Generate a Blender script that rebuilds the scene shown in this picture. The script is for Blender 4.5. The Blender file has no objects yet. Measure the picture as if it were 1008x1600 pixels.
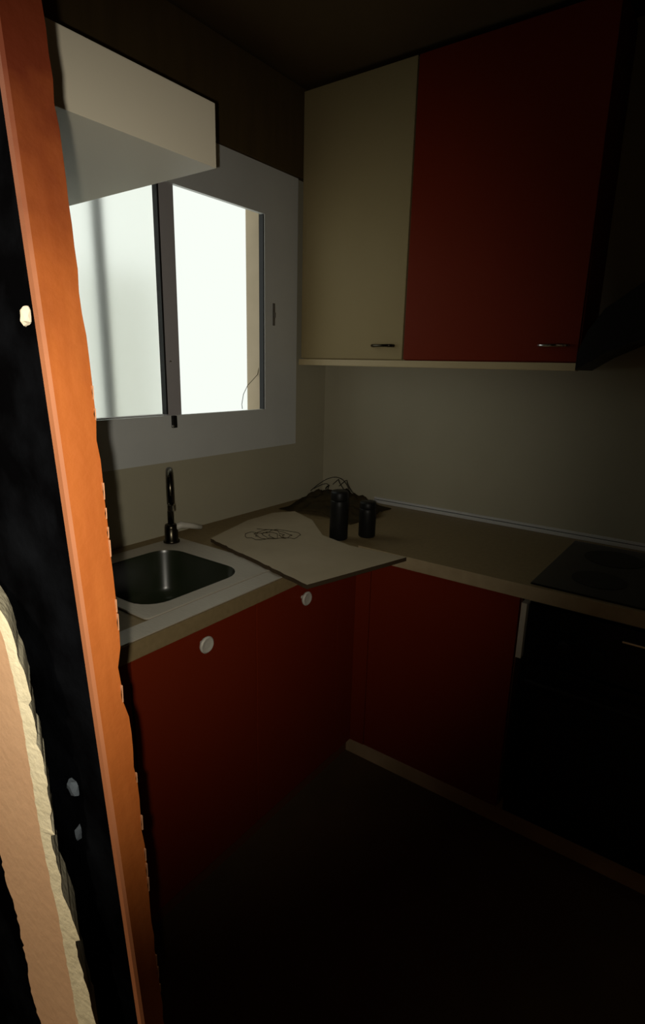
import bpy, bmesh, math, random
from mathutils import Vector, Matrix
random.seed(7)
S = bpy.context.scene
C = S.collection

# ------------------------------------------------------------------ camera
F_PX, YAW, PITCH, ROLL = 886.1, 0.6278, 0.2521, 0.0232
CAM = Vector((1.6022, -2.2048, 1.5022))
fw = Vector((-math.sin(YAW) * math.cos(PITCH), math.cos(YAW) * math.cos(PITCH), -math.sin(PITCH)))
rt0 = Vector((math.cos(YAW), math.sin(YAW), 0.0))
up0 = rt0.cross(fw)
rt = rt0 * math.cos(ROLL) + up0 * math.sin(ROLL)
up = up0 * math.cos(ROLL) - rt0 * math.sin(ROLL)
cd = bpy.data.cameras.new('camera')
cam = bpy.data.objects.new('camera', cd)
C.objects.link(cam)
cam.matrix_world = Matrix(((rt.x, up.x, -fw.x, CAM.x), (rt.y, up.y, -fw.y, CAM.y), (rt.z, up.z, -fw.z, CAM.z), (0, 0, 0, 1)))
cd.sensor_fit = 'VERTICAL'
cd.sensor_height = 24.0
cd.lens = F_PX / 1600.0 * 24.0
cd.clip_start = 0.01
S.camera = cam

# ------------------------------------------------------------------ overcast sky in the light well
w = bpy.data.worlds.new('overcast_sky')
S.world = w
w.use_nodes = True
nt = w.node_tree
nt.nodes.clear()
wo = nt.nodes.new('ShaderNodeOutputWorld')
bg = nt.nodes.new('ShaderNodeBackground')
bg.inputs['Color'].default_value = (0.95, 1.0, 0.93, 1)
bg.inputs['Strength'].default_value = 1.0
nt.links.new(bg.outputs[0], wo.inputs[0])

# ------------------------------------------------------------------ phone torch beside the lens, aimed at the window
TORCH_POWER = 28.5
ld = bpy.data.lights.new('phone_torch', 'SPOT')
ld.energy = TORCH_POWER
ld.color = (1.0, 0.93, 0.80)
ld.shadow_soft_size = 0.004
ld.spot_size = math.radians(91)
ld.spot_blend = 1.0
lo = bpy.data.objects.new('phone_torch', ld)
C.objects.link(lo)
lo.location = CAM - rt * 0.019 - up * 0.004 + fw * 0.004
AIM = fw + rt * (-254 / F_PX) + up * (105 / F_PX)
lo.rotation_euler = AIM.to_track_quat('-Z', 'Y').to_euler()

# unseen fill light added behind the camera to brighten the peach plaster
hl = bpy.data.lights.new('plaster_fill', 'POINT')
hl.energy = 42.0
hl.color = (1.0, 0.86, 0.66)
hl.shadow_soft_size = 0.06
ho = bpy.data.objects.new('plaster_fill', hl)
C.objects.link(ho)
ho.location = (0.75, -2.75, 1.95)

# portal: helps the renderer find the window opening
pd = bpy.data.lights.new('window_portal', 'AREA')
pd.shape = 'RECTANGLE'
pd.size = 1.1
pd.size_y = 0.75
pd.cycles.is_portal = True
po = bpy.data.objects.new('window_portal', pd)
C.objects.link(po)
po.location = (-0.20, -0.95, 1.69)
po.rotation_euler = (0, math.radians(-90), 0)

S.view_settings.view_transform = 'Standard'
S.view_settings.look = 'None'
S.view_settings.exposure = 0.0
S.view_settings.gamma = 1.0
S.view_settings.use_curve_mapping = False
S.cycles.max_bounces = 10
S.cycles.transmission_bounces = 6
S.cycles.caustics_refractive = True
S.cycles.sample_clamp_indirect = 4.0

# ------------------------------------------------------------------ materials
def mat(name, col, rough=0.6, metal=0.0, spec=0.4, noise=None, bump=None, coat=0.0, trans=0.0):
    """noise = (scale, colour2, amount, stretch);  bump = (scale, strength)"""
    m = bpy.data.materials.new(name)
    m.use_nodes = True
    t = m.node_tree
    b = t.nodes['Principled BSDF']
    b.inputs['Base Color'].default_value = (*col, 1)
    b.inputs['Roughness'].default_value = rough
    b.inputs['Metallic'].default_value = metal
    b.inputs['Specular IOR Level'].default_value = spec
    b.inputs['Coat Weight'].default_value = coat
    b.inputs['Transmission Weight'].default_value = trans
    tc = t.nodes.new('ShaderNodeTexCoord')
    if noise:
        sc, c2, amt, st = noise
        mp = t.nodes.new('ShaderNodeMapping')
        mp.inputs['Scale'].default_value = st
        n = t.nodes.new('ShaderNodeTexNoise')
        n.inputs['Scale'].default_value = sc
        n.inputs['Detail'].default_value = 6
        r = t.nodes.new('ShaderNodeValToRGB')
        r.color_ramp.elements[0].position = 0.5 - 0.25 * amt
        r.color_ramp.elements[1].position = 0.5 + 0.25 / max(amt, 0.2)
        r.color_ramp.elements[0].color = (*col, 1)
        r.color_ramp.elements[1].color = (*c2, 1)
        t.links.new(tc.outputs['Object'], mp.inputs[0])
        t.links.new(mp.outputs[0], n.inputs['Vector'])
        t.links.new(n.outputs['Fac'], r.inputs[0])
        t.links.new(r.outputs[0], b.inputs['Base Color'])
    if bump:
        n2 = t.nodes.new('ShaderNodeTexNoise')
        n2.inputs['Scale'].default_value = bump[0]
        n2.inputs['Detail'].default_value = 5
        bp = t.nodes.new('ShaderNodeBump')
        bp.inputs['Strength'].default_value = bump[1]
        bp.inputs['Distance'].default_value = 0.01
        t.links.new(tc.outputs['Object'], n2.inputs['Vector'])
        t.links.new(n2.outputs['Fac'], bp.inputs['Height'])
        t.links.new(bp.outputs[0], b.inputs['Normal'])
    return m

M = {}
M['wall'] = mat('grey_beige_wall', (0.435, 0.400, 0.288), 0.5, spec=0.3, noise=(3, (0.38, 0.35, 0.25), 0.6, (1, 1, 1)), bump=(40, 0.05))
M['dark_wall'] = mat('dark_brown_wall', (0.10, 0.065, 0.03), 0.8, spec=0.1)
M['hall'] = mat('hall_paint', (0.10, 0.08, 0.06), 0.8, spec=0.1)
M['ceiling'] = mat('dark_brown_ceiling', (0.07, 0.045, 0.02), 0.9, spec=0.05, noise=(2, (0.11, 0.07, 0.03), 0.6, (1, 1, 1)))  # dark brown with faint random mottling
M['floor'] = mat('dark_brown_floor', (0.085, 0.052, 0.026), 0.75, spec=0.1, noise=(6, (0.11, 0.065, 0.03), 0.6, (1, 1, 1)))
M['frame'] = mat('grey_aluminium_lacquer', (0.60, 0.61, 0.58), 0.45, spec=0.3, noise=(5, (0.54, 0.55, 0.53), 0.5, (1, 1, 1)))
M['sash'] = mat('sash_lacquer', (0.40, 0.38, 0.38), 0.4, spec=0.4)
M['gasket_shadow'] = mat('black_gasket_shadow', (0.01, 0.01, 0.01), 0.6)
M['dark_panel'] = mat('dark_brown_panel', (0.075, 0.050, 0.020), 0.7, spec=0.1, noise=(4, (0.10, 0.065, 0.025), 0.6, (1, 6, 1)))
M['reveal'] = mat('outside_render', (0.52, 0.43, 0.31), 0.9, spec=0.1, noise=(9, (0.45, 0.37, 0.26), 0.6, (1, 1, 1)))
M['glass'] = mat('frosted_glass', (0.95, 0.965, 0.93), 0.45, trans=1.0, spec=0.4)
M['glass'].node_tree.nodes['Principled BSDF'].inputs['IOR'].default_value = 1.2
M['pipe'] = mat('grey_pipe', (0.18, 0.19, 0.18), 0.7)
M['white_box'] = mat('off_white_melamine', (0.78, 0.71, 0.55), 0.5, spec=0.3, noise=(2.5, (0.73, 0.66, 0.50), 0.5, (1, 1, 1)))
M['red'] = mat('dark_red_lacquer', (0.175, 0.019, 0.004), 0.5, spec=0.12, noise=(2, (0.15, 0.016, 0.0035), 0.5, (1, 1, 1)))
M['beige'] = mat('beige_lacquer', (0.335, 0.262, 0.130), 0.5, spec=0.15, noise=(2, (0.29, 0.222, 0.105), 0.5, (1, 1, 1)))
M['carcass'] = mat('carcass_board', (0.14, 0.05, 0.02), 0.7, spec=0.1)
M['rail'] = mat('cream_rail', (0.50, 0.40, 0.22), 0.45)
M['worktop'] = mat('brown_beige_worktop', (0.25, 0.182, 0.088), 0.5, spec=0.2, noise=(60, (0.20, 0.145, 0.068), 0.7, (1, 1, 1)))
M['board'] = mat('beige_board', (0.46, 0.385, 0.26), 0.55, spec=0.2, noise=(7, (0.38, 0.31, 0.20), 0.7, (1, 1, 1)))
M['board_edge'] = mat('shaded_chipped_edge', (0.05, 0.03, 0.012), 0.8)
M['steel'] = mat('brushed_steel', (0.50, 0.455, 0.37), 0.5, metal=0.2, noise=(30, (0.42, 0.38, 0.305), 0.6, (1, 12, 1)))
M['steel_basin'] = mat('tarnished_steel', (0.022, 0.026, 0.014), 0.28, spec=0.6, noise=(14, (0.012, 0.02, 0.008), 0.6, (1, 1, 1)))
M['chrome'] = mat('chrome', (0.75, 0.75, 0.74), 0.12, metal=1.0)
M['dark_chrome'] = mat('tarnished_chrome', (0.06, 0.052, 0.036), 0.25, metal=1.0)
M['alu'] = mat('aluminium_profile', (0.75, 0.75, 0.74), 0.35, metal=0.4)
M['knob'] = mat('satin_knob', (0.56, 0.53, 0.45), 0.5, metal=0.1)
M['black'] = mat('black_plastic', (0.008, 0.008, 0.007), 0.45, spec=0.2)
M['black_glass'] = mat('black_glass', (0.006, 0.006, 0.005), 0.25, spec=0.25)
M['oven_trim'] = mat('pale_oven_trim', (0.62, 0.58, 0.46), 0.4, metal=0.1)
M['rag'] = mat('dark_rag', (0.045, 0.032, 0.014), 0.9, spec=0.05, noise=(25, (0.02, 0.018, 0.010), 0.6, (1, 1, 1)))
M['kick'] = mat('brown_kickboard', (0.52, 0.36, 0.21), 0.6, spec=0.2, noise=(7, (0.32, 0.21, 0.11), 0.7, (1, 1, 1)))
M['black_core'] = mat('black_masonry', (0.0010, 0.0010, 0.0012), 0.95, spec=0.0, noise=(14, (0.0065, 0.0075, 0.0095), 0.35, (1, 1, 1)), bump=(30, 0.3))
M['plaster_white'] = mat('broken_gypsum', (0.72, 0.66, 0.47), 0.9, spec=0.05, noise=(40, (0.62, 0.565, 0.39), 0.7, (1, 1, 1)), bump=(120, 0.2))
M['peach'] = mat('peach_paint', (0.58, 0.37, 0.225), 0.7, spec=0.15, noise=(8, (0.52, 0.32, 0.19), 0.6, (1, 1, 1)), bump=(70, 0.12))
M['chip_blue'] = mat('bluish_plaster', (0.085, 0.10, 0.115), 0.9, spec=0.05)
M['chip_cream'] = mat('cream_plaster', (0.55, 0.48, 0.36), 0.9, spec=0.05)
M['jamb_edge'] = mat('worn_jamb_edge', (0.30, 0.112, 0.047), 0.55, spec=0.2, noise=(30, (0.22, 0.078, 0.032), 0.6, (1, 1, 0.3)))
M['jamb_chip'] = mat('chipped_jamb_edge', (0.42, 0.20, 0.10), 0.8, spec=0.1)
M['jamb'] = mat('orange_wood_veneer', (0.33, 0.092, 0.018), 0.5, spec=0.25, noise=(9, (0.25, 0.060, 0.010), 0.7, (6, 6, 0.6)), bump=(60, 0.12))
def dark_upper_end(m, z_mid, z_soft, dark):
    """darker colour over the upper end, giving way below along a ragged line"""
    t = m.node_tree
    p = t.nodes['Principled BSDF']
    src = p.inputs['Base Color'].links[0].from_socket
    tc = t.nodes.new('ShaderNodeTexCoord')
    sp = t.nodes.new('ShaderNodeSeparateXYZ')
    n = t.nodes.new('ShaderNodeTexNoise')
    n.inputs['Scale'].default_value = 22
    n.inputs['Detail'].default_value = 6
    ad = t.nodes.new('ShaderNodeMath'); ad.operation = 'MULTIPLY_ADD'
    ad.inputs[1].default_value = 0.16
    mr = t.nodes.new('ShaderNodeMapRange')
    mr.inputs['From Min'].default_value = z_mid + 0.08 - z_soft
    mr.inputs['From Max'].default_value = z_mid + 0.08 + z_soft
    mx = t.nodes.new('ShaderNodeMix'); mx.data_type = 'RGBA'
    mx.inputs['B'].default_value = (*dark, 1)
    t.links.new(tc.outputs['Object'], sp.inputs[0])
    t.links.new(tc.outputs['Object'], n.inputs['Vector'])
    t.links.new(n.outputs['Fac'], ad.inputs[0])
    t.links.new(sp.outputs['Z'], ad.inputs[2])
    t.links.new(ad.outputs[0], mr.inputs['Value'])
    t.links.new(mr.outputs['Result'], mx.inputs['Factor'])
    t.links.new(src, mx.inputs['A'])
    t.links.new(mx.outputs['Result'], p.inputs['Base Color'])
dark_upper_end(M['jamb'], 1.60, 0.11, (0.085, 0.014, 0.004))
dark_upper_end(M['jamb_edge'], 1.60, 0.11, (0.095, 0.020, 0.007))

# ------------------------------------------------------------------ helpers
def link(name, bm, m, parent=None, smooth=False):
    me = bpy.data.meshes.new(name)
    bmesh.ops.recalc_face_normals(bm, faces=bm.faces[:])
    bm.to_mesh(me)
    bm.free()
    for k in (m if isinstance(m, (list, tuple)) else [m]):
        me.materials.append(k)
    if smooth:
        for f in me.polygons:
            f.use_smooth = True
    o = bpy.data.objects.new(name, me)
    C.objects.link(o)
    if parent is not None:
        o.parent = parent
        o.matrix_parent_inverse = parent_matrix(parent).inverted()
    return o

def parent_matrix(o):
    mtx = Matrix.LocRotScale(o.location, o.rotation_euler, o.scale)
    if o.parent is not None:
        mtx = parent_matrix(o.parent) @ o.matrix_parent_inverse @ mtx
    return mtx

def thing(name, loc, label, cat, group=None):
    o = bpy.data.objects.new(name, None)
    C.objects.link(o)
    o.location = loc
    o.empty_display_size = 0.05
    return tag(o, label, cat, group)

def tag(o, label, cat, group=None):
    o['label'] = label
    o['category'] = cat
    if group:
        o['group'] = group
    return o

def struct(o):
    o['kind'] = 'structure'
    return o

def box(bm, x0, x1, y0, y1, z0, z1, bev=0.0):
    r = bmesh.ops.create_cube(bm, size=1.0)
    vs = r['verts']
    bmesh.ops.scale(bm, vec=(abs(x1 - x0), abs(y1 - y0), abs(z1 - z0)), verts=vs)
    bmesh.ops.translate(bm, vec=((x0 + x1) / 2, (y0 + y1) / 2, (z0 + z1) / 2), verts=vs)
    if bev > 0:
        es = list({e for v in vs for e in v.link_edges})
        bmesh.ops.bevel(bm, geom=es, offset=bev, segments=2, affect='EDGES', profile=0.7)
    return bm

def bx(x0, x1, y0, y1, z0, z1, bev=0.0):
    return box(bmesh.new(), x0, x1, y0, y1, z0, z1, bev)

def prism(bm, pts, d):
    """closed polygon pts (3-D) pushed along vector d"""
    a = [bm.verts.new(p) for p in pts]
    b = [bm.verts.new(Vector(p) + Vector(d)) for p in pts]
    bm.faces.new(a)
    bm.faces.new(b[::-1])
    n = len(a)
    for i in range(n):
        bm.faces.new((a[i], a[(i + 1) % n], b[(i + 1) % n], b[i]))
    return bm

def tube(bm, pts, r, seg=12, cap=True):
    pts = [Vector(p) for p in pts]
    rs = r if isinstance(r, (list, tuple)) else [r] * len(pts)
    rings = []
    nrm = None
    for i, p in enumerate(pts):
        t = (pts[min(i + 1, len(pts) - 1)] - pts[max(i - 1, 0)]).normalized()
        if nrm is None:
            nrm = t.orthogonal().normalized()
        nrm = (nrm - t * nrm.dot(t)).normalized()
        bn = t.cross(nrm)
        rings.append([bm.verts.new(p + (nrm * math.cos(a) + bn * math.sin(a)) * rs[i])
                      for a in [2 * math.pi * k / seg for k in range(seg)]])
    for A, B in zip(rings, rings[1:]):
        for k in range(seg):
            bm.faces.new((A[k], A[(k + 1) % seg], B[(k + 1) % seg], B[k]))
    if cap:
        bm.faces.new(rings[0][::-1])
        bm.faces.new(rings[-1])
    return bm

def lathe(bm, prof, c, seg=24):
    """prof = [(radius, z)], closed at both ends"""
    rings = [[bm.verts.new((c[0] + r * math.cos(2 * math.pi * k / seg), c[1] + r * math.sin(2 * math.pi * k / seg), c[2] + z))
              for k in range(seg)] for r, z in prof]
    for A, B in zip(rings, rings[1:]):
        for k in range(seg):
            bm.faces.new((A[k], A[(k + 1) % seg], B[(k + 1) % seg], B[k]))
    bm.faces.new(rings[0][::-1])
    bm.faces.new(rings[-1])
    return bm

def turn(bm, mtx):
    bmesh.ops.transform(bm, matrix=mtx, verts=bm.verts[:])
    return bm

def cells(xs, ys, filled, z0, z1):
    """slab of grid cells with only its outer faces"""
    bm = bmesh.new()
    V = {}
    def v(i, j, k):
        if (i, j, k) not in V:
            V[(i, j, k)] = bm.verts.new((xs[i], ys[j], (z0, z1)[k]))
        return V[(i, j, k)]
    for (i, j) in filled:
        bm.faces.new((v(i, j, 1), v(i + 1, j, 1), v(i + 1, j + 1, 1), v(i, j + 1, 1)))
        bm.faces.new((v(i, j, 0), v(i, j + 1, 0), v(i + 1, j + 1, 0), v(i + 1, j, 0)))
        for (di, dj, a, b) in ((-1, 0, (i, j + 1), (i, j)), (1, 0, (i + 1, j), (i + 1, j + 1)),
                               (0, -1, (i, j), (i + 1, j)), (0, 1, (i + 1, j + 1), (i, j + 1))):
            if (i + di, j + dj) not in filled:
                bm.faces.new((v(*a, 0), v(*b, 0), v(*b, 1), v(*a, 1)))
    return bm

def rrect(x0, x1, y0, y1, r, z, n=6):
    out = []
    for cx, cy, a0 in ((x1 - r, y1 - r, 0), (x0 + r, y1 - r, 90), (x0 + r, y0 + r, 180), (x1 - r, y0 + r, 270)):
        for k in range(n + 1):
            a = math.radians(a0 + 90 * k / n)
            out.append((cx + r * math.cos(a), cy + r * math.sin(a), z))
    return out

def loft(bm, loops, cap0=False, cap1=True):
    L = [[bm.verts.new(p) for p in lp] for lp in loops]
    n = len(L[0])
    for A, B in zip(L, L[1:]):
        for k in range(n):
            bm.faces.new((A[k], A[(k + 1) % n], B[(k + 1) % n], B[k]))
    if cap0:
        bm.faces.new(L[0][::-1])
    if cap1:
        bm.faces.new(L[-1])
    return bm

# ------------------------------------------------------------------ the room
ZC = 2.55
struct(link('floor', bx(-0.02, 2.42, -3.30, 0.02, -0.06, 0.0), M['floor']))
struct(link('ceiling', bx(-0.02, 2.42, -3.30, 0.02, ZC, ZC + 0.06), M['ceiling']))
struct(link('wall_back', bx(-0.25, 2.55, 0.0, 0.12, 0.0, ZC), M['wall']))
struct(link('wall_right', bx(2.40, 2.52, -3.30, 0.0, 0.0, ZC), M['hall']))
WY0, WY1, WZ0, WZ1 = -1.30, -0.437, 1.325, 2.055      # the window opening
bm = bmesh.new()
WT = -0.080
box(bm, WT, 0.0, -3.30, WY0, 0, ZC)
box(bm, WT, 0.0, WY1, 0.0, 0, ZC)
box(bm, WT, 0.0, WY0, WY1, 0, WZ0 - 0.05)
box(bm, WT, 0.0, WY0, WY1, WZ1 + 0.06, ZC)
struct(link('wall_left', bm, M['wall']))
struct(link('wall_hall', bx(-0.02, 2.42, -3.42, -3.30, 0, ZC), M['hall']))

# partition between hall and kitchen: black core left of the doorway, lintel, right cheek
def jx(z):                                                  # left face of the sagging jamb board
    return 1.1155 + (1.70 - z) * 0.0967
FY0, FY1 = -1.955, -1.932
bm = bmesh.new()
zs = [0.0, 0.4, 0.7, 0.9, 1.1, 1.3, 1.5, 1.7, 1.9, 2.05, ZC]
poly = [(0, FY0, 0)] + [(jx(z) - 0.001, FY0, z) for z in zs] + [(0, FY0, ZC)]
prism(bm, poly, (0, FY1 - FY0, 0))
box(bm, 1.06, 2.40, FY0, FY1, 2.10, ZC)
box(bm, 2.05, 2.40, FY0, FY1, 0, 2.10)
wall_front = struct(link('wall_front', bm, M['black_core']))

# torn plaster layer, peach paint in front and pale broken gypsum on its edge
front = [(0.0, 1.098), (0.30, 1.142), (0.60, 1.146), (0.723, 1.140), (0.808, 1.132), (0.844, 1.128), (0.90, 1.121), (0.949, 1.116), (0.975, 1.109),
         (1.006, 1.104), (1.039, 1.099), (1.10, 1.094), (1.167, 1.089), (1.205, 1.083), (1.235, 1.076), (1.255, 1.066), (1.270, 1.052), (1.284, 1.030), (1.31, 0.95)]
left = [(0.0, 1.09), (0.30, 1.088), (0.60, 1.066), (0.723, 1.039), (0.755, 1.025), (0.80, 1.024), (0.875, 1.013), (0.905, 1.000), (0.936, 0.992),
        (0.96, 0.985), (0.981, 0.970), (1.05, 0.955), (1.147, 0.93), (1.24, 0.91), (1.284, 0.90), (1.31, 0.895)]
def interp(tab, z):
    for (a, xa), (b, xb) in zip(tab, tab[1:]):
        if a <= z <= b:
            return xa + (xb - xa) * (z - a) / (b - a)
    return tab[-1][1]
rnd = random.Random(3)
ZS = [i * 0.0065 for i in range(202)]
bm = bmesh.new()
rowsA, rowsB, rowsC = [], [], []
tear = 0.0
for z in ZS:
    xl = interp(left, z) + rnd.uniform(-0.003, 0.003)
    xr = interp(front, z) + rnd.uniform(-0.0012, 0.0012)
    tear = 0.75 * tear + rnd.uniform(-0.0026, 0.0026)
    if rnd.random() < 0.09:
        tear += rnd.choice((-0.008, 0.008))
    wdt = 0.0200 + 0.022 * max(0, min(1, (1.0 - z) / 0.25)) + max(tear, -0.0045)
    rowsA.append((xl, xr, z))
    rowsB.append((xr + wdt, z + rnd.uniform(-0.0025, 0.0025)))
PY = -1.985
fa = [(bm.verts.new((a, PY, z)), bm.verts.new(((a + b) / 2, PY, z)), bm.verts.new((b, PY, z))) for a, b, z in rowsA]
bk = [(bm.verts.new((a + 0.004, FY0 + 0.004, z)), bm.verts.new((b - 0.002, FY0 + 0.004, z))) for a, b, z in rowsA]
ed = [bm.verts.new((x, PY + 0.0025, z)) for x, z in rowsB]
eb = [bm.verts.new((x - 0.065, FY0 + 0.004, z)) for x, z in rowsB]
white = []
for i in range(len(ZS) - 1):
    bm.faces.new((fa[i][0], fa[i][1], fa[i + 1][1], fa[i + 1][0]))
    bm.faces.new((fa[i][1], fa[i][2], fa[i + 1][2], fa[i + 1][1]))
    white.append(bm.faces.new((fa[i][2], ed[i], ed[i + 1], fa[i + 1][2])))
    white.append(bm.faces.new((ed[i], eb[i], eb[i + 1], ed[i + 1])))
    white.append(bm.faces.new((fa[i][0], fa[i + 1][0], bk[i + 1][0], bk[i][0])))
    bm.faces.new((bk[i][0], eb[i], eb[i + 1], bk[i + 1][0])[::-1])
white.append(bm.faces.new((fa[-1][0], fa[-1][1], fa[-1][2], ed[-1], eb[-1], bk[-1][0])))
for v in [b[1] for b in bk]:
    bm.verts.remove(v)
for f in white:
    f.material_index = 1
pl = link('plaster_layer', bm, [M['peach'], M['plaster_white']], wall_front)
pl['label'] = 'torn peach-painted plaster with a pale ragged edge'

# a few crumbs of plaster stuck in the black gap
for (x, z, sx, sz, m, sd) in ((1.1205, 1.536, 0.0055, 0.009, 'chip_cream', 1), (1.118, 1.083, 0.009, 0.010, 'chip_blue', 2), (1.121, 1.030, 0.002, 0.010, 'chip_blue', 3)):
    bm = bmesh.new()
    bmesh.ops.create_icosphere(bm, subdivisions=2, radius=1)
    r_ = random.Random(sd)
    for v in bm.verts:
        v.co *= r_.uniform(0.75, 1.1)
        v.co = Vector((x + v.co.x * sx, FY0 - 0.001 + v.co.y * 0.006, z + v.co.z * sz))
    link('plaster_crumb', bm, M[m], wall_front)

# the orange jamb board of the doorway, loose and leaning
bm = bmesh.new()
JT, JD = 0.0095, 0.038
def jdep(z):                                                # the board is split narrower towards its foot
    return interp([(0.0, 0.024), (0.90, 0.024), (1.05, 0.0285), (1.25, 0.031), (1.50, 0.037), (3.0, 0.038)], z)
def notch(z):
    return 0.0045 if 1.19 < z < 1.226 else 0.0
jz = [i * 0.0175 for i in range(121)]
rows = []
rj = random.Random(11)
for z in jz:
    x = jx(z)
    a = bm.verts.new((x, FY0 - 0.001, z))
    b = bm.verts.new((x + JT - 0.0025, FY0 - 0.001, z))
    b2 = bm.verts.new((x + JT, FY0 + 0.0015, z))
    dd = jdep(z) - (0.002 * rj.random() if rj.random() < 0.4 else 0) - notch(z)
    c = bm.verts.new((x + JT, FY0 + dd, z))
    d = bm.verts.new((x, FY0 + dd, z))
    rows.append((a, b, b2, c, d))
for A, B in zip(rows, rows[1:]):
    for k in range(5):
        f = bm.faces.new((A[k], A[(k + 1) % 5], B[(k + 1) % 5], B[k]))
        f.material_index = 1 if k in (0, 1) else 0
bm.faces.new(rows[0][::-1])
bm.faces.new(rows[-1])
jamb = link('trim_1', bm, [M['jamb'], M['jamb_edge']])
struct(jamb)
jamb['label'] = 'orange wooden door jamb board with chipped edge'
bm = bmesh.new()                                            # flaked veneer along its far arris
for i, z in enumerate(jz[:-1]):
    if rj.random() < 0.5 and z < 1.50:
        wd = rj.uniform(0.0002, 0.0012)
        x = jx(z) + JT
        y = FY0 + jdep(z) - notch(z) - 0.001
        z2 = z + 0.0175 * rj.uniform(0.5, 1.0)
        prism(bm, [(x - 0.002, y - wd * 0.2, z), (x + 0.0004, y - wd * 0.2, z), (x + 0.0004, y - wd, (z + z2) / 2), (x + 0.0004, y, z2), (x - 0.002, y, z2)], (0, 0.0012, 0))
ch = link('chipped_edge', bm, M['jamb_chip'], jamb)
ch['kind'] = 'stuff'

# ------------------------------------------------------------------ the window
bm = bmesh.new()
OY0, OY1, OZ0, OZ1 = -1.50, -0.236, 1.165, 2.224
for a in ((OY0, OY1, OZ0, WZ0), (OY0, OY1, WZ1, OZ1), (WY1, OY1, WZ0, WZ1), (OY0, WY0, WZ0, WZ1)):
    box(bm, 0.0, 0.016, a[0], a[1], a[2], a[3])
win = struct(link('window_1', bm, M['frame']))
win['label'] = 'sliding window with wide grey surround above the sink'
bm = bx(WT, -0.011, WY1 - 0.004, WY1 - 0.0002, WZ0 - 0.049, WZ1 + 0.059)   # rendered side of the wall opening
link('outer_reveal', bm, M['reveal'], win)
bm = bmesh.new()
box(bm, -0.010, 0.012, WY1 - 0.005, WY1 + 0.0005, WZ0, WZ1)
link('gasket_shadow', bm, M['gasket_shadow'], win)  # black strip painting in the shadow gap beside the reveal
# the left sash: stiles, rails, pane
SY0, SY1 = WY0 + 0.002, -0.868
bm = bmesh.new()
box(bm, -0.018, 0.010, SY1 - 0.060, SY1, WZ0 - 0.004, WZ1 + 0.004, 0.003)
box(bm, -0.045, -0.005, SY0, SY0 + 0.03, WZ0, WZ1)
box(bm, -0.034, -0.006, SY0, SY1 - 0.05, WZ0 - 0.035, WZ0 + 0.003)
box(bm, -0.034, -0.006, SY0, SY1 - 0.05, WZ1 - 0.005, WZ1 + 0.035)
sash = link('sash', bm, M['sash'], win)
link('pane', bx(-0.028, -0.023, SY0 + 0.02, SY1 - 0.030, WZ0 - 0.03, WZ1 + 0.03), M['glass'], sash)
bm = bmesh.new()
box(bm, -0.012, 0.0105, SY1 - 0.066, SY1 - 0.059, WZ0 + 0.004, WZ1 - 0.004)
link('sash_gasket', bm, M['gasket_shadow'], sash)
bm = bmesh.new()                                            # black catch under the stile, with a chrome bead added for its glint
box(bm, 0.0165, 0.030, -0.921, -0.905, 1.283, 1.325, 0.003)
cat_ = link('window_catch', bm, M['black'], win)
bm = bmesh.new()
bmesh.ops.create_uvsphere(bm, u_segments=10, v_segments=6, radius=0.004)
bmesh.ops.translate(bm, vec=(0.030, -0.924, 1.290), verts=bm.verts[:])
link('catch_glint', bm, M['chrome'], cat_, True)
bm = bmesh.new()
bmesh.ops.create_uvsphere(bm, u_segments=10, v_segments=6, radius=0.004)
bmesh.ops.translate(bm, vec=(0.012, -0.910, 1.505), verts=bm.verts[:])
link('sash_glint', bm, M['chrome'], win, True)  # chrome bead standing in for a specular dot on the stile
bm = bx(0.0165, 0.020, -0.392, -0.380, 1.655, 1.740, 0.0015)
box(bm, 0.020, 0.026, -0.389, -0.383, 1.685, 1.705, 0.001)
link('latch_plate', bm, mat('dull_latch', (0.13, 0.12, 0.10), 0.5), win)
# wire hanging in the open half
bm = bmesh.new()
tube(bm, [(-0.015, -0.440, 1.49), (-0.02, -0.443, 1.462), (-0.022, -0.470, 1.440), (-0.024, -0.497, 1.420), (-0.026, -0.520, 1.385), (-0.028, -0.528, 1.345), (-0.028, -0.525, 1.327)], 0.0012, 6)
tag(link('loose_wire', bm, M['rag']), 'thin dark wire curling in the open window half by its right reveal', 'wire')
# dark panel on the wall above the window
bm = bx(0.0, 0.027, OY0, -0.002, OZ1 + 0.002, ZC - 0.01, 0.004)
link('dark_panel', bm, M['dark_panel'], win)
# rain pipe outside behind the frosted pane
bm = bmesh.new()
tube(bm, [(-0.135, -1.055, 0.9), (-0.135, -1.055, 2.6)], 0.018, 16)
tag(link('rain_pipe', bm, M['pipe'], None, True), 'vertical pipe outside, a blurred grey band behind the frosted pane', 'pipe')

bm = bx(-1.7, -1.3, -0.28, 0.12, 0.0, 1.99, 0.01)  # pier put outside to grey the lower part of the frosted pane
struct(link('pier_outside', bm, mat('pale_render', (0.88, 0.89, 0.87), 0.9, spec=0.1)))['label'] = 'pale pier added in the light well for a grey haze behind the frosted pane'

# ------------------------------------------------------------------ white boxed unit hung over the window, left
bm = bx(0.029, 0.66, FY1 + 0.002, -1.30, 1.885, 2.000, 0.0015)
tag(link('wall_box', bm, M['white_box']), 'off-white box-shaped wall unit jutting out above the window left', 'wall unit')

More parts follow.
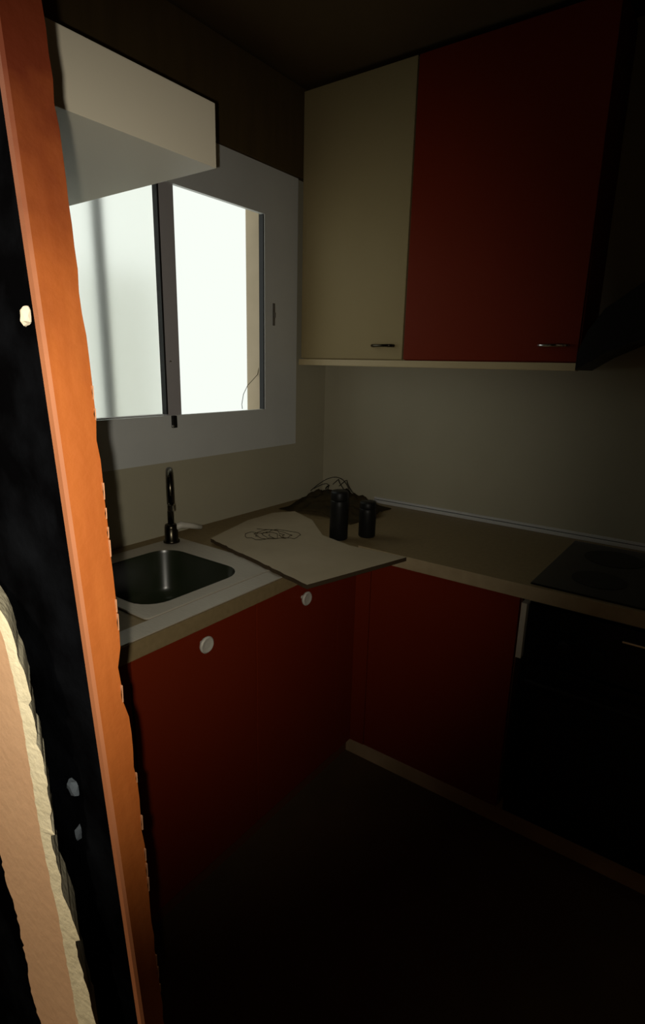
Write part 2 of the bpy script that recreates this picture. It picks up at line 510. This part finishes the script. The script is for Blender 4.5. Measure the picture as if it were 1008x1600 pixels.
# ------------------------------------------------------------------ worktop
ZT, TH = 0.90, 0.042
SX0, SX1, SYa, SYb = 0.10, 0.495, -1.415, -1.02             # sink cut-out
xs = [0.0, SX0, SX1, 0.598, 1.175, 2.395]
ys = [FY1 + 0.002, SYa, SYb, -0.605, -0.001]
filled = {(i, j) for i in range(3) for j in range(4)} - {(1, 1)}
filled |= {(i, 3) for i in range(5)}
wt = tag(link('worktop', cells(xs, ys, filled, ZT - TH, ZT), M['worktop']), 'brown-beige L-shaped worktop running from the sink to the cooktop', 'worktop')

M['front_strip'] = mat('lightened_front_strip', (0.40, 0.31, 0.18), 0.5, spec=0.2, noise=(30, (0.33, 0.25, 0.14), 0.7, (1, 1, 1)))
bm = bmesh.new()
box(bm, 0.598, 2.395, -0.6075, -0.605, ZT - TH, ZT)
link('front_strip', bm, M['front_strip'], wt)  # lighter colour puts the torch light into the front face
link('front_strip', bx(0.598, 0.6005, FY1 + 0.002, -0.6052, ZT - TH, ZT), M['worktop'], wt)
bm = bx(0.30, 2.39, -0.016, -0.001, ZT + 0.0005, ZT + 0.014, 0.002)
sp = thing('splash_profile', (1.3, -0.01, ZT), 'thin bright metal sealing profile where worktop meets the back wall', 'trim strip')
link('lower_rib', bm, M['alu'], sp)
link('upper_rib', bx(0.30, 2.39, -0.010, -0.001, ZT + 0.0165, ZT + 0.026, 0.002), M['alu'], sp)
link('groove', bx(0.30, 2.39, -0.008, -0.001, ZT + 0.0135, ZT + 0.017), M['gasket_shadow'], sp)

# ------------------------------------------------------------------ base cabinets
KNOB = [(0.006, 0.0), (0.006, 0.012), (0.020, 0.014), (0.0225, 0.018), (0.0225, 0.021), (0.019, 0.024), (0.010, 0.0225)]
def base_unit(name_label, x0, x1, y0, y1, axis, door_rng, knob_at, group):
    """axis 'x': front faces +x;  axis 'y': front faces -y"""
    t = thing('base_cabinet', ((x0 + x1) / 2, (y0 + y1) / 2, 0.0), name_label, 'cabinet', group)
    b = bmesh.new()
    zb, zt = 0.10, ZT - TH - 0.001
    th = 0.016
    if axis == 'x':
        box(b, x0, x1, y0, y0 + th, zb, zt)
        box(b, x0, x1, y1 - th, y1, zb, zt)
        box(b, x0, x1, y0 + th, y1 - th, zb, zb + th)
        box(b, x0, x0 + 0.008, y0 + th, y1 - th, zb + th, zt)
    else:
        box(b, x0, x0 + th, y0, y1, zb, zt)
        box(b, x1 - th, x1, y0, y1, zb, zt)
        box(b, x0 + th, x1 - th, y0, y1, zb, zb + th)
        box(b, x0 + th, x1 - th, y1 - 0.008, y1, zb + th, zt)
    link('carcass', b, M['carcass'], t)
    a0, a1 = door_rng
    if axis == 'x':
        d = link('door', bx(x1 + 0.001, x1 + 0.020, a0 + 0.002, a1 - 0.002, zb + 0.004, zt - 0.006, 0.002), M['red'], t)
    else:
        d = link('door', bx(a0 + 0.002, a1 - 0.002, y0 - 0.020, y0 - 0.001, zb + 0.004, zt - 0.006, 0.002), M['red'], t)
    if knob_at:
        b = bmesh.new()
        lathe(b, KNOB, (0, 0, 0), 28)
        turn(b, Matrix.Translation(knob_at) @ Matrix.Rotation(math.radians(90), 4, 'Y'))
        k = link('knob', b, M['knob'], d, False)
        k['label'] = 'round pale metal knob'
    return t

CX = 0.56
base_unit('red cabinet door under the worktop, half hidden behind the orange jamb', 0.02, CX, FY1 + 0.004, -1.524, 'x', (FY1 + 0.004, -1.524), None, 'base cabinets')
su = base_unit('dark red two-door cabinet under the sink and loose board, with two round knobs', 0.02, CX, -1.522, -0.690, 'x', (-1.522, -1.105), (CX + 0.020, -1.311, 0.808), 'base cabinets')
d2 = link('door', bx(CX + 0.001, CX + 0.020, -1.103, -0.692, 0.104, ZT - TH - 0.007, 0.002), M['red'], su)
b = bmesh.new()
lathe(b, KNOB, (0, 0, 0), 28)
turn(b, Matrix.Translation((CX + 0.020, -0.895, 0.797)) @ Matrix.Rotation(math.radians(90), 4, 'Y'))
link('knob', b, M['knob'], d2)['label'] = 'round pale metal knob'
t = base_unit('dark red cabinet without knob between the corner and the oven', 0.585, 1.160, -0.56, -0.02, 'y', (0.640, 1.160), None, 'base cabinets')
b = bmesh.new()
box(b, 0.578, 0.638, -0.578, -0.562, 0.10, ZT - TH - 0.002)
box(b, 0.562, 0.578, -0.688, -0.562, 0.10, ZT - TH - 0.002)
link('corner_filler', b, M['red'], t)
bm = bx(0.53, 2.39, -0.530, -0.514, 0.0, 0.098)
tag(link('kickboard', bm, M['kick']), 'dull brown kickboard at the floor below the oven and back cabinet', 'kickboard')
bm = bx(0.514, 0.530, FY1 + 0.004, -0.5, 0.0, 0.098)  # dark carcass colour stands in for the shade on this kickboard
tag(link('kickboard', bm, M['carcass']), 'kickboard below the sink cabinets, shade put into its dark colour', 'kickboard')

# ------------------------------------------------------------------ oven and cooktop
ov = thing('oven', (1.475, -0.3, 0.10), 'black built-in oven at the right under the cooktop', 'oven')
link('body', bx(1.180, 1.770, -0.555, -0.03, 0.102, ZT - TH - 0.002), M['black'], ov)
cp = link('control_panel', bx(1.186, 1.764, -0.582, -0.556, 0.665, 0.835, 0.002), M['black_glass'], ov)
dr = link('oven_door', bx(1.180, 1.764, -0.585, -0.556, 0.110, 0.655, 0.003), M['black_glass'], ov)
link('window_glass', bx(1.25, 1.70, -0.587, -0.5852, 0.20, 0.56), M['black'], dr)
st = link('side_trim', bx(1.167, 1.183, -0.592, -0.556, 0.660, 0.838, 0.001), M['oven_trim'], ov)
st['label'] = 'pale vertical trim at the left of the control panel'
bm = bmesh.new()
tube(bm, [(1.24, -0.585, 0.61), (1.24, -0.622, 0.61)], 0.006, 8)
tube(bm, [(1.70, -0.585, 0.61), (1.70, -0.622, 0.61)], 0.006, 8)
tube(bm, [(1.21, -0.622, 0.61), (1.73, -0.622, 0.61)], 0.008, 10)
link('handle', bm, M['black'], dr)
bm = bx(1.44, 1.764, -0.586, -0.5822, 0.793, 0.799, 0.001)
link('chrome_trim', bm, M['chrome'], cp)
for k, xk in enumerate((1.30, 1.39, 1.56, 1.65)):
    b = bmesh.new()
    lathe(b, [(0.020, 0.0), (0.019, 0.016), (0.015, 0.018)], (0, 0, 0), 20)
    turn(b, Matrix.Translation((xk, -0.582, 0.735)) @ Matrix.Rotation(math.radians(90), 4, 'X'))
    link('knob', b, M['black'], cp)
ck = thing('cooktop', (1.48, -0.32, ZT), 'black glass cooktop on the worktop at the right edge', 'cooktop')
link('glass_plate', bx(1.185, 1.775, -0.590, -0.055, ZT + 0.0005, ZT + 0.006, 0.002), M['black_glass'], ck)
for (xk, yk, rr) in ((1.34, -0.44, 0.075), (1.34, -0.20, 0.09), (1.62, -0.44, 0.09), (1.62, -0.20, 0.075)):
    b = bmesh.new()
    lathe(b, [(rr, 0.0), (rr, 0.0008), (rr - 0.003, 0.0008)], (xk, yk, ZT + 0.0062), 32)
    link('burner', b, M['black'], ck)

# ------------------------------------------------------------------ wall cabinets, rail and hood
ZU, YU = 1.530, -0.205
def wall_unit(x0, x1, m, side_m, label, handle_x, hm):
    t = thing('wall_cabinet', ((x0 + x1) / 2, -0.1, ZU), label, 'cabinet', 'wall cabinets')
    b = bmesh.new()
    box(b, x0, x0 + 0.016, YU + 0.001, -0.002, ZU, ZC - 0.02)
    box(b, x1 - 0.016, x1, YU + 0.001, -0.002, ZU, ZC - 0.02)
    box(b, x0 + 0.016, x1 - 0.016, YU + 0.001, -0.002, ZU, ZU + 0.016)
    box(b, x0 + 0.016, x1 - 0.016, YU + 0.001, -0.002, ZC - 0.036, ZC - 0.02)
    box(b, x0 + 0.016, x1 - 0.016, -0.010, -0.002, ZU + 0.016, ZC - 0.036)
    link('carcass', b, side_m, t)
    d = link('door', bx(x0 + 0.002, x1 - 0.002, YU - 0.019, YU, ZU + 0.003, ZC - 0.024, 0.002), m, t)
    b = bmesh.new()
    y = YU - 0.019
    tube(b, [(handle_x - 0.045, y, 1.583), (handle_x - 0.042, y - 0.014, 1.583), (handle_x - 0.030, y - 0.021, 1.583), (handle_x, y - 0.023, 1.583),
             (handle_x + 0.030, y - 0.021, 1.583), (handle_x + 0.042, y - 0.014, 1.583), (handle_x + 0.045, y, 1.583)], [0.006, 0.006, 0.0055, 0.005, 0.0055, 0.006, 0.006], 12)
    h = link('handle', b, hm, d, True)
    return t
wall_unit(0.030, 0.522, M['beige'], M['beige'], 'wall cabinet with a beige door in the corner beside the window', 0.437, M['dark_chrome'])
wall_unit(0.524, 1.150, M['red'], M['red'], 'wall cabinet with a dark red door right of the beige one', 1.072, M['chrome'])
bm = bx(0.020, 1.150, YU - 0.022, YU + 0.020, ZU - 0.026, ZU - 0.001, 0.003)
tag(link('cabinet_rail', bm, M['rail']), 'cream light rail along the lower edge of both wall cabinets', 'rail')
hd = thing('extractor_hood', (1.46, -0.1, 1.55), 'black extractor hood with sloping sides at the right end of the wall cabinets', 'extractor hood')
bm = bmesh.new()
HX = [(1.153, 1.507), (1.22, 1.552), (1.30, 1.590), (1.38, 1.610), (1.455, 1.617), (1.53, 1.610), (1.61, 1.590), (1.69, 1.552), (1.757, 1.507),
      (1.757, 1.560), (1.735, 1.625), (1.695, 1.687), (1.629, 1.737), (1.555, 1.790), (1.355, 1.790), (1.281, 1.737), (1.215, 1.687), (1.175, 1.625), (1.153, 1.560)]
prism(bm, [(x, -0.250, z) for x, z in HX], (0, 0.246, 0))
link('canopy', bm, M['black'], hd)
link('chimney', bx(1.36, 1.56, -0.20, -0.003, 1.791, ZC - 0.002), M['black'], hd)

# ------------------------------------------------------------------ sink and tap
sk = thing('kitchen_sink', (0.30, -1.22, ZT), 'stainless steel sink with a dark rounded bowl, set in the worktop', 'sink')
bm = bmesh.new()
z = ZT
loft(bm, [rrect(0.062, 0.535, -1.440, -0.955, 0.012, z + 0.0034), rrect(0.064, 0.533, -1.438, -0.957, 0.012, z + 0.0060), rrect(0.072, 0.525, -1.430, -0.965, 0.014, z + 0.006),
          rrect(0.125, 0.482, -1.400, -1.045, 0.075, z + 0.003)], cap1=False)
rim = link('rim', bm, M['steel'], sk)
bm = bx(0.536, 0.597, -1.600, -0.80, z + 0.0004, z + 0.0034, 0.001)
link('front_ledge', bm, M['steel'], sk)
bm = bmesh.new()
loft(bm, [rrect(0.125, 0.482, -1.400, -1.045, 0.075, z + 0.003), rrect(0.128, 0.479, -1.397, -1.048, 0.073, z - 0.006), rrect(0.135, 0.472, -1.390, -1.055, 0.068, z - 0.12),
          rrect(0.150, 0.457, -1.375, -1.070, 0.060, z - 0.148), rrect(0.175, 0.43, -1.35, -1.095, 0.05, z - 0.156), rrect(0.28, 0.33, -1.25, -1.20, 0.02, z - 0.160)])
link('bowl', bm, M['steel_basin'], sk, True)
bm = bmesh.new()
lathe(bm, [(0.036, 0.0), (0.036, 0.003), (0.030, 0.004), (0.026, 0.001)], (0.30, -1.22, z - 0.1595), 24)
link('drain', bm, M['chrome'], sk)

tp = thing('kitchen_tap', (0.092, -1.005, ZT), 'tarnished gooseneck kitchen tap with a bright side lever, behind the sink', 'tap')
tx, ty, zb = 0.095, -1.005, ZT + 0.0065
bm = bmesh.new()
lathe(bm, [(0.028, 0.0), (0.028, 0.006), (0.023, 0.010), (0.022, 0.052), (0.020, 0.062), (0.012, 0.066)], (tx, ty, zb), 24)
link('body', bm, M['dark_chrome'], tp, True)
path = [(tx, ty, zb + 0.060), (tx, ty, zb + 0.20)]
for k in range(1, 13):
    a = math.pi * k / 12
    q = 0.055 * (1 - math.cos(a))
    path.append((tx + q * 0.80, ty - q * 0.60, zb + 0.20 + 0.058 * math.sin(a)))
e = path[-1]
path.append((e[0], e[1], zb + 0.155))
bm = bmesh.new()
tube(bm, path, 0.0105, 14)
sp_ = link('spout', bm, M['dark_chrome'], tp, True)
bm = bmesh.new()
lathe(bm, [(0.0125, 0.0), (0.0130, 0.004), (0.0130, 0.020), (0.0115, 0.022)], (e[0], e[1], zb + 0.137), 18)
link('aerator', bm, M['chrome'], sp_)
bm = bmesh.new()
tube(bm, [(tx + 0.008, ty + 0.010, zb + 0.050), (tx + 0.016, ty + 0.030, zb + 0.056), (tx + 0.026, ty + 0.062, zb + 0.048), (tx + 0.036, ty + 0.102, zb + 0.036)], [0.012, 0.012, 0.0095, 0.0085], 12)
link('lever', bm, M['knob'], tp, True)

# ------------------------------------------------------------------ loose board, wires, bottles, rag
tipp, uu, vv = Vector((0.714, -1.044, 0)), Vector((-0.516, 0.125, 0)), Vector((0.104, 0.401, 0)) * 0.86
bz, bt = ZT + 0.0068, 0.013
rb = random.Random(5)
def edge(a, b, n, j):
    out = []
    nrm = (b - a).cross(Vector((0, 0, 1))).normalized()
    for k in range(n):
        out.append(a + (b - a) * (k / n) + nrm * (rb.uniform(-j, j) if k else 0))
    return out
BOARD = [(0.716, -1.048), (0.816, -0.662), (0.610, -0.678), (0.470, -0.640), (0.315, -0.500), (0.180, -0.440), (0.130, -0.520), (0.132, -0.670), (0.200, -0.923)]
cn = [Vector((x, y, 0)) for x, y in BOARD]
ring = []
for k in range(len(cn)):
    last = k == len(cn) - 1
    ring += edge(cn[k], cn[(k + 1) % len(cn)], 26 if last else 5, 0.003 if last else 0.001)
bm = bmesh.new()
prism(bm, [(p.x, p.y, bz) for p in ring], (0, 0, bt))
for f in bm.faces:
    f.normal_update()
    if abs(f.normal.z) < 0.5:
        f.material_index = 1  # dark chipped sides, with the shadow under the lifted edge painted in
tag(link('loose_board', bm, [M['board'], M['board_edge']]), 'loose beige board lying across sink edge and worktop corner, its tip overhanging', 'board')

zt_b = bz + bt
bm = bmesh.new()
rw = random.Random(21)
for k in range(4):
    pts = []
    ox, oy = 0.30 + 0.035 * k, -0.80 + 0.012 * k
    a0 = rw.uniform(0, 6)
    for q in range(22):
        a = a0 + q * 0.33
        rr = 0.020 + 0.045 * (q / 22) * rw.uniform(0.75, 1.25)
        pts.append((ox + rr * math.cos(a) * 1.3, oy + rr * math.sin(a), zt_b + 0.0022 + 0.004 * k + 0.003 * math.sin(q * 0.9 + k) ** 2))
    tube(bm, pts, 0.0010, 6)
tag(link('wire_tangle', bm, M['rag']), 'tangle of thin dark wires lying on the beige board', 'wire')

def bottle(x, y, h, r, label, tilt):
    t = thing('black_bottle', (x, y, ZT), label, 'bottle', 'black bottles on the worktop')
    b = bmesh.new()
    lathe(b, [(r * 0.92, 0.0), (r, 0.004), (r, h * 0.70), (r * 0.97, h * 0.80), (r * 0.90, h * 0.82)], (x, y, ZT + 0.0008), 24)
    link('body', b, M['black'], t, True)
    b = bmesh.new()
    lathe(b, [(r * 0.94, 0.0), (r * 0.96, 0.003), (r * 0.96, h * 0.15), (r * 0.84, h * 0.18)], (x, y, ZT + 0.0012 + h * 0.82), 24)
    link('cap', b, M['black'], t, True)
    t.rotation_euler = (0, 0, tilt)
    return t
bottle(0.500, -0.585, 0.175, 0.033, 'taller black bottle beside the rag at the worktop corner', 0)
bottle(0.562, -0.492, 0.130, 0.031, 'shorter black bottle right of the taller one', 0.4)

bm = bmesh.new()
bmesh.ops.create_grid(bm, x_segments=34, y_segments=30, size=0.5)
from mathutils import noise as NZ
for v in bm.verts:
    u_, v_ = v.co.x * 2, v.co.y * 2
    r_ = math.hypot(u_, v_)
    ang = math.atan2(v_, u_)
    lim = 1.0 + 0.18 * NZ.noise(Vector((math.cos(ang) * 1.5, math.sin(ang) * 1.5, 4)))
    hgt = max(0.0, 1 - (r_ / 1.15) ** 2)
    n = NZ.fractal(Vector((u_ * 1.9, v_ * 1.9, 2.0)), 0.7, 2.1, 4)
    rid = abs(NZ.noise(Vector((u_ * 2.6 + 3, v_ * 2.6, 9.0))))
    zz = hgt * (0.052 + 0.042 * n + 0.040 * rid)
    v.co = Vector((0.245 + u_ * 0.185 * lim, -0.235 + v_ * 0.165 * lim, ZT + 0.0015 + max(0.0, zz)))
rag = link('crumpled_rag', bm, M['rag'], None, True)
tag(rag, 'dark crumpled rag heaped in the worktop corner behind the bottles', 'rag')
md = rag.modifiers.new('thick', 'SOLIDIFY')
md.thickness = 0.003
md.offset = 1
bm = bmesh.new()
rw = random.Random(4)
for k in range(5):
    x0, y0 = 0.17 + rw.uniform(-0.03, 0.05), -0.27 + rw.uniform(-0.05, 0.05)
    ln, hh, ph = rw.uniform(0.08, 0.17), rw.uniform(0.02, 0.055), rw.uniform(0, 6)
    pts = []
    for q in range(14):
        s_ = q / 13
        pts.append((x0 + ln * s_ + 0.014 * math.sin(5 * s_ + ph), y0 + 0.05 * math.sin(3 * s_ + ph), ZT + 0.086 + hh * math.sin(math.pi * min(1, s_ * 1.05)) + 0.008 * math.sin(7 * s_ + ph)))
    tube(bm, pts, 0.0016, 6)
tag(link('wire_bundle', bm, M['black']), 'loops of thin black wire rising from the dark rag', 'wire')
